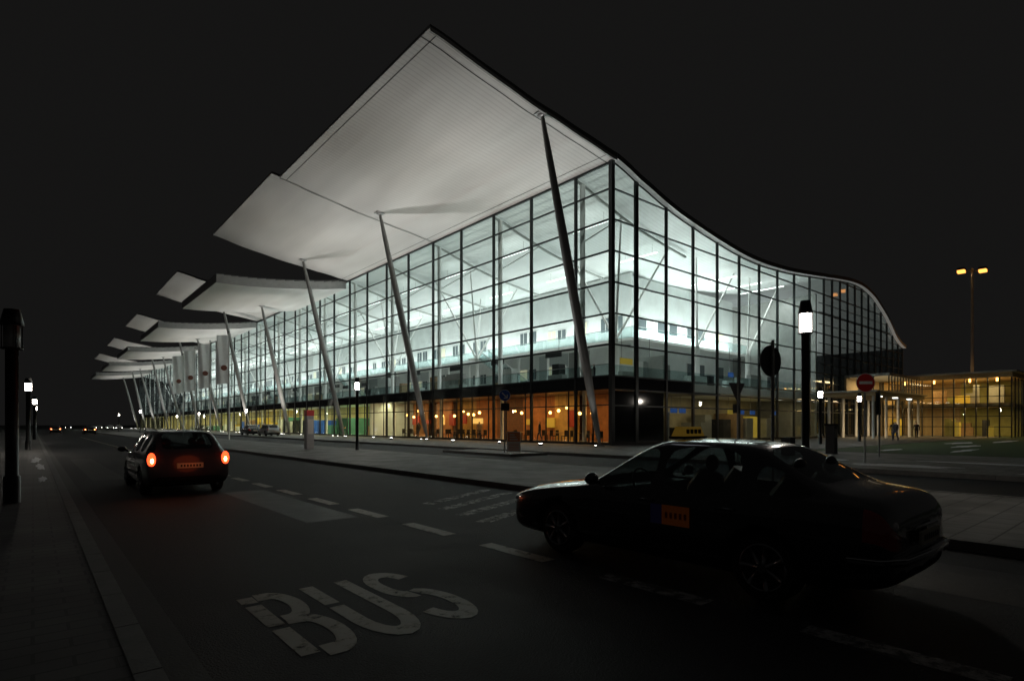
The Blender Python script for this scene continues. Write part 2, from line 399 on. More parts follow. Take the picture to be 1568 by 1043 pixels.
F.box((XF-.07,YS+.12,2.95),(XF+.02,YE,3.03),M['mull'])
F.box((XF-.2,YS-.2,.14),(XF+.12,YS+.12,20.1),M['mull'])
sx=[XF,33.8]
while sx[-1]<64: sx.append(sx[-1]+3.72)
while sx[-1]<92.4: sx.append(sx[-1]+2.3)
sx.append(94.4)
pr=lambda x: interp(prof,x)
for a,b in zip(sx,sx[1:]):
    mid=(a+b)/2
    if a>=66:
        G.poly([(a,YS,.14),(b,YS,.14),(b,YS,pr(b)),(mid,YS,pr(mid)),(a,YS,pr(a))],M['glassd']); continue
    top=min(pr(a),pr(b)); j1,j2=jit(),jit(); z0=.14
    for z1 in rows:
        if z1<top-.6: G.poly([(a,YS+j1,z0),(b,YS+j2,z0),(b,YS+j2,z1),(a,YS+j1,z1)],gm()); z0=z1
    G.poly([(a,YS+j1,z0),(b,YS+j2,z0),(b,YS+j2,pr(b)),(a,YS+j1,pr(a))],gm())
for x in sx[1:]:
    ww=.17 if x<34 else .10
    F.box((x-ww,YS-.14,.14),(x+ww,YS+.04,pr(x)),M['mull'])
for z in rows+[4.1,2.95]:
    x=XF+.12
    while x<94:
        if pr(x)>z+.1 and pr(x+.5)>z+.1: F.box((x,YS-.09,z-.05),(min(x+.5,94.3),YS+.03,z+.05),M['mull'])
        x+=.5
for z in [15,14,12.7,10.6,8.3,6.2]:
    x=66
    while x<94:
        if pr(x+.5)>z+.1: F.box((x,YS-.07,z-.03),(min(x+.5,94.3),YS+.02,z+.03),M['mull'])
        x+=.5
for (xa,za),(xb,zb) in zip(prof,prof[1:]):
    F.poly([(xa,YS-.1,za-.18),(xb,YS-.1,zb-.18),(xb,YS-.1,zb-.01),(xa,YS-.1,za-.01)],M['mull'])
F.box((XF+.12,YS-.05,.34),(37.2,YS-.03,2.9),M['darkgl']); F.box((XF+.12,YS-.05,3.0),(37.2,YS-.03,4.0),M['darkgl'])
F.box((XF+.12,YS-.05,4.15),(41,YS-.03,5.0),M['darkgl'])
F.box((XF+.12,YS-.12,.14),(94.3,YS+.04,.34),M['dark'])
F.box((94.4,YS,.14),(94.6,YE,12.3),M['dark'])
F.box((XF,YE,.14),(94.4,YE+.2,16),M['dark'])
G.obj('glazing',parent=term); F.obj('curtain_wall_frame',parent=term)

# interior
I=MB()
I.box((XF+.3,YS+.3,.02),(94,YE,.16),M['floor'])
I.box((XF+.3,YS+.3,4.3),(46,YE-1,4.95),M['white'])
I.box((46,YS+.3,4.3),(66,33,4.95),M['white'])
I.poly([(XF+.4,YS+.4,4.956),(46,YS+.4,4.956),(46,YE-1,4.956),(XF+.4,YE-1,4.956)],M['floor'])
BX=46; BY=36
I.box((BX,BY,.16),(BX+.3,YE-1,16.9),M['white'])
I.box((BX+.3,BY,.16),(66,BY+.3,16.6),M['white'])
I.box((66,YS+.3,.16),(66.3,BY,16),M['steel'])  # partition added to keep hall light out of the end bays
I.box((66.3,BY+8,.16),(93,BY+8.3,12),M['white'])
yel=pmat('yellow_panel',(.6,.42,.05),.5,emit=(1,.7,.1),estr=.15); blu=pmat('blue_panel',(.03,.1,.35),.5,emit=(.1,.3,1),estr=.12)
red=pmat('red_panel',(.4,.05,.03),.5); tan=pmat('tan_wood',(.35,.23,.13),.5,noise=.2); grn=pmat('green_panel',(.1,.3,.22),.5); pale=pmat('pale_grey_panel',(.5,.52,.5),.5,noise=.08)
amber=pmat('backlit_amber_panel',(.6,.35,.1),.5,emit=(1,.6,.15),estr=.8)
greyw=pmat('grey_wall_panel',(.42,.45,.45),.5,noise=.1); window_lit=pmat('window_lit',(.6,.58,.45),.3,emit=(1,.9,.6),estr=.35)
# wall bays with varied cladding and openings
y=BY+.6
while y<YE-5:
    wd=random.choice([3.2,4.9,4.9,7.0]); 
    if random.random()<.35: I.box((BX-.02,y,4.97),(BX-.003,y+wd-.1,9.6),random.choice([greyw,pale,M['steel'],greyw]))
    if random.random()<.3: I.box((BX-.02,y,12.9),(BX-.003,y+wd-.1,16.2),random.choice([greyw,pale]))
    for zz,h in ((6.9,random.choice([1.4,2.0])),(11.2,random.choice([1.2,1.6]))):
        n=int(wd//1.7)
        if random.random()<.2: continue
        for k in range(n):
            y0=y+.3+k*1.65; wmat=M['window'] if random.random()<.75 else window_lit
            I.box((BX-.05,y0,zz),(BX-.021,y0+1.4,zz+h),M['whitest']); I.box((BX-.06,y0+.07,zz+.07),(BX-.051,y0+1.33,zz+h-.07),wmat)
            I.box((BX-.075,y0+.66,zz+.07),(BX-.062,y0+.72,zz+h-.07),M['whitest'])
    y+=wd
x=BX+1.0
while x<63:
    for zz,h in ((7.0,1.5),(11.2,1.4)):
        if random.random()<.8:
            I.box((x,BY-.05,zz),(x+1.6,BY-.004,zz+h),M['whitest']); I.box((x+.08,BY-.06,zz+.08),(x+1.52,BY-.051,zz+h-.08),M['window'] if random.random()<.7 else window_lit)
    x+=random.choice([2.1,2.1,3.4])
I.box((BX-2.2,BY-2.2,9.7),(BX-.08,YE-2,9.95),M['whitest']); I.box((BX-.08,BY-2.2,9.7),(65.8,BY-.08,9.95),M['whitest'])
I.poly([(BX-2.15,BY-2.2,9.95),(BX-2.15,YE-2,9.95),(BX-2.15,YE-2,10.95),(BX-2.15,BY-2.2,10.95)],M['glassin'])
I.poly([(BX-2.15,BY-2.15,9.95),(65.8,BY-2.15,9.95),(65.8,BY-2.15,10.95),(BX-2.15,BY-2.15,10.95)],M['glassin'])
I.box((BX-2.2,BY-2.2,10.95),(BX-2.1,YE-2,11.0),M['steel']); I.box((BX-2.1,BY-2.2,10.95),(65.8,BY-2.1,11.0),M['steel'])
I.poly([(XF+1.0,YS+1,4.96),(XF+1.0,YE-2,4.96),(XF+1.0,YE-2,6.0),(XF+1.0,YS+1,6.0)],M['glassin'])
I.box((XF+.96,YS+1,6.0),(XF+1.04,YE-2,6.05),M['steel'])
I.poly([(XF+1.0,YS+1,4.96),(64,YS+1,4.96),(64,YS+1,6.0),(XF+1.0,YS+1,6.0)],M['glassin'])
# gallery support posts, stairs between levels
y=BY
while y<YE-6: I.tube([(BX-2.0,y,4.96),(BX-2.0,y,9.7)],[.14,.14],M['whitest'],10); y+=4.95
for ys_ in (47,88,128):
    for k in range(26): I.box((41.2,ys_+k*.32,4.96+k*.18),(42.8,ys_+k*.32+.34,5.12+k*.18),pale)
    for xx in (41.15,42.85):
        I.tube([(xx,ys_,5.95),(xx,ys_+8.3,10.7)],[.05,.05],M['steel'],6); I.poly([(xx,ys_,4.96),(xx,ys_+8.3,9.7),(xx,ys_+8.3,10.6),(xx,ys_,5.9)],M['glassin'])
    I.box((41,ys_+8.3,9.5),(BX-2.2,ys_+10,9.69),M['whitest'])
y=29.4
while y<YE-3:
    I.tube([(XF+.9,y,.16),(XF+.9,y,4.3)],[.16,.16],M['whitest'],10); I.tube([(XF+.7,y,4.96),(XF+.7,y,19.7)],[.2,.2],M['whitest'],14); y+=9.9
y=33
while y<YE-6:
    for dx,dy in ((-3.5,-3.5),(3.2,-3.5),(-3.5,3.5),(3.2,3.5)):
        zt=pr(40+dx)-.1
        I.tube([(40,y,9.2),(40+dx,y+dy,zt)],[.13,.08],M['whitest'],8)
    I.tube([(40,y,4.96),(40,y,9.3)],[.28,.24],M['whitest'],14); y+=20.8
for x in (50,60):
    for dx in(-3.4,3.4): I.tube([(x,31,9.2),(x+dx,29,pr(x+dx)-.1)],[.12,.08],M['whitest'],8)
    I.tube([(x,31,4.96),(x,31,9.3)],[.28,.24],M['whitest'],14)
y=29.4
while y<150:
    pts=[(x,y,z-.3) for x,z in prof if x<46]; I.tube(pts,[.12]*len(pts),pale,6)
    I.tube([(XF+.95,y,15.5),(36.5,y,pr(36.5)-.3)],[.05,.05],pale,6); y+=9.9
y=28
while y<150:
    m=random.choice([M['white'],pale,M['steel'],M['dark'],pale,M['steel'],M['white'],tan,greyw])
    x=random.uniform(34,40.5); h=random.uniform(.9,2.6); l=random.uniform(.6,3.2)
    I.box((x,y,4.96),(x+random.uniform(.4,1),y+l,4.96+h),m)
    if random.random()<.3: I.box((x-.1,y,7.6),(x,y+2.0,8.1),M['dark']); I.tube([(x-.05,y+.3,8.1),(x-.05,y+.3,9.7)],[.03,.03],M['steel'],6)
    y+=random.uniform(1.4,3.2)
x=38
while x<63:
    m=random.choice([M['white'],tan,M['dark'],pale,M['steel'],pale]); l=random.uniform(.8,2.5); yy=random.uniform(28,33)
    I.box((x,yy,4.96),(x+l,yy+.5,4.96+random.uniform(1,2.0)),m); x+=l+random.uniform(.6,2)
for (x,yy,l,m) in ((37,30,1.6,yel),(43.5,32,1.2,yel),(56,31,1.0,blu)): I.box((x,yy,6.6),(x+l,yy+.08,7.1),m); I.tube([(x+.2,yy+.04,7.1),(x+.2,yy+.04,9.7)],[.03,.03],M['steel'],6)
warm=pmat('warm_wall',(.46,.18,.06),.6,noise=.4,nscale=1.2); warm2=pmat('ochre_wall',(.6,.38,.12),.6,noise=.3,nscale=1.2); brown=pmat('brown_wall',(.2,.09,.045),.6,noise=.3)
yy=YS+2
while yy<64:
    l=random.uniform(2,5); m=random.choice([warm,warm,brown,warm2,warm2]); xx=XF+random.choice([5.5,6.3,7])
    I.box((xx,yy,.16),(xx+.2,min(yy+l,64),4.2),m); yy+=l
I.box((XF+7.5,YS+2,.16),(XF+7.7,64,4.3),brown)
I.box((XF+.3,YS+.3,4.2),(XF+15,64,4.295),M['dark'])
I.box((XF+7,66,.16),(XF+7.2,YE-4,4.3),pmat('cream_wall',(.65,.57,.28),.6,noise=.2,nscale=.5))
I.box((XF+.5,64.4,.16),(XF+7,64.6,4.2),M['white'])
y=YS+3
while y<63:
    x=XF+random.uniform(1.2,4.8)
    I.tube([(x,y,.16),(x,y,.88)],[.04,.04],M['black'],8); I.tube([(x,y,.88),(x,y,.93)],[.45,.45],tan,16)
    for s in(-1,1):
        cx=x;cy=y+s*.7
        I.box((cx-.2,cy-.2,.58),(cx+.2,cy+.2,.64),M['dark']); I.box((cx-.2,cy+s*.18,.64),(cx+.2,cy+s*.2,1.1),M['dark'])
        for ax in(-.17,.17):
            for ay in(-.17,.17): I.box((cx+ax-.02,cy+ay-.02,.16),(cx+ax+.02,cy+ay+.02,.58),M['dark'])
    if random.random()<.7: I.box((XF+5.2,y,random.uniform(1.0,1.8)),(XF+5.4,y+random.uniform(.6,1.6),random.uniform(2.1,3)),random.choice([yel,red,amber,M['white'],amber]))
    I.tube([(x,y,2.75),(x,y,4.2)],[.012,.012],M['black'],5)
    I.ball((x,y,random.uniform(2.4,2.8)),.14,M['lampo'],12,8)
    x2=XF+random.uniform(1,5)
    if random.random()<.5: I.tube([(x2,y+1.1,3.05),(x2,y+1.1,4.2)],[.012,.012],M['black'],5); I.ball((x2,y+1.1,random.uniform(2.8,3.2)),.10,M['lampo'],10,6)
    y+=random.uniform(1.9,3.4)
y=67
while y<180:
    m=random.choice([yel,M['white'],blu,tan,M['dark'],M['white'],grn]); l=random.uniform(1,4)
    I.box((XF+random.uniform(2,6),y,.16),(XF+6.3,y+l,random.uniform(1,3)),m); y+=l+random.uniform(.5,2)
x=40
while x<64:
    m=random.choice([yel,M['dark'],M['steel'],tan,M['dark'],M['steel']]); l=random.uniform(.6,1.8); I.box((x,random.uniform(29,32),.16),(x+l,32.5,random.uniform(1.2,2.8)),m)
    if random.random()<.5: I.box((x,28.4,2.6),(x+.9,28.5,3.0),random.choice([blu,yel])); I.tube([(x+.1,28.45,3.0),(x+.1,28.45,4.3)],[.02,.02],M['steel'],6)
    x+=l+random.uniform(.3,1.2)
I.box((39.5,33,.16),(66,33.2,4.3),pmat('beige_wall',(.42,.36,.24),.6,noise=.25,nscale=.8))
y=30
while y<YE-5:
    for x in (35.5,42):
        z=pr(x)-.9
        I.box((x-.1,y,z),(x+.1,y+4,z+.06),M['stripw'])
        for q in(.5,3.5): I.tube([(x,y+q,z+.06),(x,y+q,z+.9)],[.012,.012],M['black'],4)
    y+=9.9
for x in (52,57,62):
    I.box((x-.1,28,pr(x)-.8),(x+.1,33,pr(x)-.74),M['stripw'])
I.obj('interior',parent=term)

cool=(.95,1,.975)
y=28
while y<YE-8:
    L=44 if y>80 else 28
    L=min(L,YE-4-y); yc=y+L/2; k=L/28
    light('hall_uplight','AREA',(BX-1.2,yc,10.1),1250*k,cool,term,shape='RECTANGLE',size=1.0,size_y=L,rot=(math.radians(180),math.radians(-14),0))
    light('hall_downlight','AREA',(38.5,yc,17.2),800*k,cool,term,shape='RECTANGLE',size=.5,size_y=L,rot=(0,0,0))
    light('floor_light','AREA',(34.0,yc,4.15),(520 if yc<64 else 900)*k,((1,.55,.2) if yc<64 else (1,.86,.45)),term,shape='RECTANGLE',size=.5,size_y=L)
    y+=L
light('hall_uplight','AREA',(56,35,10.1),1200,cool,term,shape='RECTANGLE',size=18,size_y=1.0,rot=(math.radians(168),0,0))
light('hall_downlight','AREA',(56,30,15.8),650,cool,term,shape='RECTANGLE',size=18,size_y=.5)
light('floor_light','AREA',(52,29.5,4.1),190,(1,.78,.42),term,shape='RECTANGLE',size=24,size_y=.5)
light('rear_light','AREA',(80,38,11),420,(.95,.98,1),term,shape='RECTANGLE',size=22,size_y=1,rot=(math.radians(150),0,0))

# leaning columns
C=MB()
for i,(by,ty) in enumerate([(24.9,25.9),(46.3,47.6),(65.2,67.0),(84,82.8),(103.5,103.5),(123,123),(142,142),(161,161),(180,180),(200,200),(221,221),(240,240)]):
    def under(y):
        for kd,a,b in segs:
            if a<=y<=b: return interp(flat,24.3) if kd=='f' else interp(canopy,24.3)+.1
        return interp(canopy,24.3)
    zt=under(ty); B=Vector((28.6,by,.15)); Tt=Vector((24.3,ty,zt))
    P=[B.lerp(Tt,t) for t in (0,.02,.06,.3,.6,.9,.97,1)]
    C.tube(P,[.10,.12,.2,.31,.31,.2,.14,.12],M['steel'],16)
    C.tube([B,B+Vector((0,0,.12))],[.35,.3],M['steel'],16)
    C.ball((24.3,ty,zt-.05),.3,M['fascia'],12,6,(1,1,.5))
    C.box((23.9,ty-.35,zt-.06),(24.7,ty+.35,zt-.01),M['fascia'])
C.obj('leaning_columns',parent=term)
U=empty('ground_uplights')
ub=MB(); lens=emat('uplight_lens',(1,.97,.9),12)
y=28.5; i=0
while y<250:
    xg=26.6
    ub.tube([(xg,y,.15),(xg,y,.3)],[.16,.18],M['black'],12); ub.tube([(xg,y,.30),(xg,y,.32)],[.13,.13],lens,12)
    ub.tube([(xg+.9,y+5.6,.15),(xg+.9,y+5.6,.26)],[.12,.12],M['black'],10); ub.tube([(xg+.9,y+5.6,.26),(xg+.9,y+5.6,.28)],[.09,.09],lens,10)
    light('uplight','SPOT',(xg,y,.42),5400*[1,.88,1.08][i%3],((1,.93,.84) if i%2 else (1,.97,.93)),U,spot_size=math.radians(74),spot_blend=1,shadow_soft_size=.15,target=(26.4,y,20))
    y+=10.6; i+=1
for by in (24.9,46.3,65.2,84):
    ub.tube([(27.6,by-.5,.15),(27.6,by-.5,.25)],[.09,.09],M['black'],10); ub.tube([(27.6,by-.5,.25),(27.6,by-.5,.265)],[.07,.07],lens,10)
    light('column_spot','SPOT',(27.55,by-.55,.35),260,(1,.96,.9),U,spot_size=math.radians(30),spot_blend=.9,shadow_soft_size=.05,target=(27.6,by+.1,6))
ub.obj('fixtures',parent=U)

# ------------------------------------------------------------ entrance pavilion on the right
pav=empty('entrance_pavilion')
Pm=MB()
cream=pmat('cream_plaster',(.5,.38,.22),.6,noise=.15)
green_y=pmat('yellow_green_wall',(.42,.42,.15),.6,noise=.3,nscale=.6)
Pm.box((84,12.5,7.0),(112,25.6,7.5),cream); Pm.box((83.2,12.0,7.5),(112.5,25.7,7.7),M['steel'])
Pm.box((84.3,12.8,3.7),(112,25.2,4.1),cream)
Pm.box((93,12.9,.14),(93.2,19,7.0),green_y); Pm.box((93,19,.14),(93.2,25.2,7.0),cream); Pm.box((84,25.3,.14),(112,25.5,7.0),cream)
Pm.poly([(84.1,12.6,.2),(84.1,25.2,.2),(84.1,25.2,7),(84.1,12.6,7)],M['glassw']); Pm.poly([(84.1,12.6,.2),(112,12.6,.2),(112,12.6,7),(84.1,12.6,7)],M['glassw'])
y=12.55
while y<25.4:
    Pm.box((84,y,.14),(84.22,y+.1,7.0),M['mull']); y+=1.05
for z in (1.3,2.5,3.65,4.8,5.9): Pm.box((84.03,12.6,z),(84.16,25.3,z+.08),M['mull'])
for x in range(86,112,2): Pm.box((x,12.5,.14),(x+.1,12.64,7.0),M['mull'])
for i in range(16):
    yy=random.uniform(13.3,24.3); x=random.uniform(86,92); z0=random.choice([.16,4.11])
    Pm.box((x,yy,z0),(x+.6,yy+random.uniform(.5,1.6),z0+random.uniform(.9,2.3)),random.choice([M['dark'],yel,tan,M['steel'],green_y]))
Pm.box((66,20.5,4.6),(83.1,25.7,5.0),cream); Pm.box((65.6,20.2,5.0),(83.1,25.8,5.15),M['steel'])
for x in (67,71,75,79,82.5):
    for yy in (21,25.3): Pm.tube([(x,yy,.14),(x,yy,4.6)],[.14,.14],M['whitest'],10)
Pm.box((72,21,7.0),(83,25.5,7.3),M['steel']); Pm.box((72,25.3,5.15),(83,25.5,7.0),cream)
for x in range(72,84,1): Pm.box((x,21,5.15),(x+.08,21.1,7.0),M['mull'])
for yy in (21,22.5,24): Pm.box((72,yy,5.15),(72.1,yy+.08,7.0),M['mull'])
Pm.box((72,21.02,6.0),(83,21.08,6.08),M['mull'])
for x in (68,73,78): Pm.box((x,20.6,4.5),(x+.5,21.0,4.58),M['stripw'])
for yy in (14,16.5,20,23): Pm.tube([(85,yy,6.6),(85,yy,6.99)],[.1,.1],M['lampo'],10)
Pm.obj('structure',parent=pav)
for yy in (15.5,22):
    light('ceiling_lamp','AREA',(87,yy,3.65),210,(1,.68,.28),pav,shape='RECTANGLE',size=3,size_y=3)
    light('ceiling_lamp','AREA',(87,yy,6.9),250,(1,.72,.3),pav,shape='RECTANGLE',size=3,size_y=3)
light('ceiling_lamp','AREA',(77,23,6.9),300,(1,.74,.38),pav,shape='RECTANGLE',size=8,size_y=1)
light('canopy_lamp','AREA',(74,23,4.55),300,(1,.72,.38),pav,shape='RECTANGLE',size=12,size_y=.6)

# ------------------------------------------------------------ street lamps
def street_lamp(x,y,h=4.3,lit=True,z0=.12,power=45,r=.085,src=True):
    e=empty('street_lamp',(x,y,z0)); m=MB()
    m.tube([(0,0,0),(0,0,.5),(0,0,.52),(0,0,h-.75)],[r*1.3,r*1.3,r,r],M['black'],16)
    m.tube([(0,0,h-.75),(0,0,h-.72)],[r*1.7,r*1.7],M['black'],16)
    m.tube([(0,0,h-.72),(0,0,h-.3)],[r*1.3,r*1.3],(M['lampw'] if lit else M['steel']),16)
    for a in range(4):
        t=a*math.pi/2+.4; m.tube([(r*1.6*math.cos(t),r*1.6*math.sin(t),h-.72),(r*1.6*math.cos(t),r*1.6*math.sin(t),h-.3)],[.012,.012],M['black'],6)
    m.tube([(0,0,h-.3),(0,0,h-.26),(0,0,h)],[r*1.8,r*1.8,r*1.2],M['black'],16)
    m.obj('post',parent=e)
    if lit and src: light('lamp_light','POINT',(r*2.6,0,h-.5),power,(1,.9,.76),e,shadow_soft_size=.1)
    return e
street_lamp(13.5,5.6,4.3,power=80); street_lamp(14.4,31,4.2,power=60)
street_lamp(-.3,14.3,3.65,lit=False,r=.10); street_lamp(-.2,44,4.2,power=110,r=.11); street_lamp(.15,73,4.2,src=False,r=.12); street_lamp(.3,102,4.2,src=False,r=.12)
street_lamp(14.4,118,4.2,src=False); street_lamp(14.4,150,4.2,z0=0,src=False); street_lamp(28,165,4.2,z0=0,src=False)
street_lamp(45,17.6,4.2,z0=.14,power=120,r=.11); street_lamp(55,18.3,4.2,z0=.14,src=False,r=.11); street_lamp(27,100,4.2,z0=.14,src=False); street_lamp(27,135,4.2,z0=.14,src=False)

e=empty('floodlight_mast',(94,18.0,0)); m=MB()
m.tube([(0,0,0),(0,0,22)],[.22,.12],M['steel'],12)
m.tube([(-.9,1.1,21.7),(.9,-1.1,21.7)],[.07,.07],M['steel'],8)
for s in (-.8,.8):
    m.box((s-.45,-s*1.2-.4,21.8),(s+.35,-s*1.2+.4,22.1),M['black']); m.box((s-.48,-s*1.2-.38,21.45),(s+.3,-s*1.2+.38,21.795),M['sodium'])
m.obj('mast',parent=e)
light('flood','SPOT',(0,0,21.3),7000,(1,.5,.18),e,spot_size=math.radians(140),spot_blend=1,shadow_soft_size=.5,rot=(0,math.radians(-10),0))

# ------------------------------------------------------------ signs
def disc(mb,c,r,nx,ny,mat,off=0,seg=36,th=.012):
    n=Vector((nx,ny,0)).normalized(); c=Vector(c)+n*off; mb.tube([c,c+n*th],[r,r],mat,seg)
def signpost(name,x,y,h,z0,rr=.035):
    e=empty(name,(x,y,z0)); m=MB(); m.tube([(0,0,0),(0,0,h)],[rr,rr],M['steel'],10); return e,m
galv=pmat('sign_back',(.09,.09,.095),.5,metal=.3)
e,m=signpost('traffic_sign',11.9,5.6,3.25,.12)
disc(m,(0,0,2.82),.33,.2,.98,galv,.04); disc(m,(0,0,2.82),.33,.2,.98,M['whitest'],.055,th=.003); disc(m,(0,0,2.82),.30,.2,.98,red,.06,th=.003)
m.obj('sign',parent=e)
rd=pmat('sign_red',(.6,.03,.03),.4)
e,m=signpost('no_entry_sign',24.3,7.9,3.4,.14)
disc(m,(0,0,3.05),.36,-.65,-.76,M['whitest'],.04); disc(m,(0,0,3.05),.34,-.65,-.76,rd,.055,th=.004)
d=Vector((.76,-.65,0)); n=Vector((-.65,-.76,0)); c=Vector((0,0,3.05))+n*.066
m.poly([c-d*.25-Vector((0,0,.055)),c+d*.25-Vector((0,0,.055)),c+d*.25+Vector((0,0,.055)),c-d*.25+Vector((0,0,.055))],M['whitest'])
m.obj('sign',parent=e)
e,m=signpost('give_way_sign',20.9,11.2,3.3,.14)
for k,(mt,off,s) in enumerate([(galv,0.04,1),(M['whitest'],.05,.98),(rd,.054,.9)]):
    n=Vector((.3,.95,0)).normalized(); d=Vector((.95,-.3,0)).normalized(); c=Vector((0,0,2.85))+n*off
    m.poly([c-d*.42*s+Vector((0,0,.22*s)),c+d*.42*s+Vector((0,0,.22*s)),c+Vector((0,0,-.5*s))],mt)
m.box((-.28,.03,1.9),(.28,.05,2.25),galv)
m.obj('sign',parent=e)
e,m=signpost('direction_sign',29.5,9.0,3.0,.14); m.box((-.3,.03,1.9),(.3,.05,2.9),M['dark']); m.obj('sign',parent=e)
e,m=signpost('keep_right_sign',18.9,23.0,3.3,.12)
bl=pmat('sign_blue',(.02,.1,.5),.4)
disc(m,(0,0,3.0),.3,-.62,-.78,M['whitest'],.04); disc(m,(0,0,3.0),.28,-.62,-.78,bl,.055,th=.004)
d=Vector((.78,-.62,0)); n=Vector((-.62,-.78,0)); c=Vector((0,0,3.0))+n*.066
def bar(a,b,w):
    A=c+d*a[0]+Vector((0,0,a[1]));Bv=c+d*b[0]+Vector((0,0,b[1])); t=(Bv-A).normalized(); q=t.cross(n)*w
    m.poly([A-q,Bv-q,Bv+q,A+q],M['whitest'])
bar((-.14,.14),(.14,-.14),.03); c=c+n*.002; bar((.14,-.14),(.14,.04),.03); c=c+n*.002; bar((.14,-.14),(-.04,-.14),.03)
m.box((-.28,-.05,2.2),(.28,-.03,2.6),M['dark'])
m.obj('sign',parent=e)
e=empty('notice_board',(18.6,21.9,.12)); m=MB(); og=pmat('poster_orange',(.75,.25,.08),.6); ww=pmat('poster_white',(.8,.77,.72),.6)
for s in(-.3,.3): m.tube([(s*.78,-s*.62,0),(s*.78,-s*.62,1.1)],[.02,.02],M['steel'],8)
d=Vector((.78,-.62,0)); n=Vector((-.62,-.78,0))
def pl(u0,u1,z0,z1,off,mt):
    m.poly([d*u0+n*off+Vector((0,0,z0)),d*u1+n*off+Vector((0,0,z0)),d*u1+n*off+Vector((0,0,z1)),d*u0+n*off+Vector((0,0,z1))],mt)
pl(-.34,.34,.12,1.12,.03,ww); pl(-.31,.31,.62,1.08,.035,og)
for i in range(5): pl(-.27,.27,.18+i*.08,.21+i*.08,.035,og)
for i in range(3): pl(-.22,.2-.08*i,.7+i*.12,.75+i*.12,.04,ww)
m.obj('board',parent=e)
e=empty('information_pillar',(12.9,34.5,.12)); m=MB()
m.box((-.22,-.22,0),(.22,.22,2.0),pmat('pillar_grey',(.45,.45,.45),.5,noise=.1)); m.box((-.23,-.23,2.0),(.23,.23,2.35),rd); m.box((-.16,-.235,.9),(.16,-.225,1.8),ww)
m.obj('pillar',parent=e,bevel=.01)
e=empty('ticket_machine',(30.5,11.4,.14)); m=MB(); m.box((-.22,-.2,0),(.22,.2,1.4),galv); m.box((-.26,-.24,1.4),(.26,.24,1.5),M['black']); m.box((-.15,-.21,.8),(.15,-.202,1.25),M['steel']); m.obj('body',parent=e,bevel=.02)
e=empty('utility_cabinet',(27.5,12.2,.14)); m=MB(); m.box((-.3,-.2,0),(.3,.2,.8),galv); m.box((-.33,-.23,.8),(.33,.23,.85),M['dark']); m.box((-.01,-.206,.1),(.01,-.201,.75),M['dark']); m.obj('body',parent=e,bevel=.015)
flagm=pmat('flag_cloth',(.8,.8,.8),.8,noise=.08,nscale=3); emb=pmat('flag_emblem',(.35,.14,.1),.8)
for y in (60,67.7,75,82):
    e=empty('flagpole',(14.6,y,.12)); m=MB(); m.tube([(0,0,0),(0,0,10.4)],[.07,.04],M['whitest'],10); m.ball((0,0,10.45),.08,M['chrome'])
    N=12;K=18
    for i in range(N):
        for j in range(K):
            def P(i,j):
                u=i/N;v=j/K; return (-.05-u*1.25, -u*.76+.14*math.sin(u*8+v*3+y)*(u+.1), 10.2-v*4.7-.25*u+.05*math.sin(v*6+y))
            m.poly([P(i,j),P(i,j+1),P(i+1,j+1),P(i+1,j)],flagm,True)
    m.tube([(-.60,-.62,6.9),(-.61,-.70,6.9)],[.26,.26],emb,20)
    m.obj('flag',parent=e)

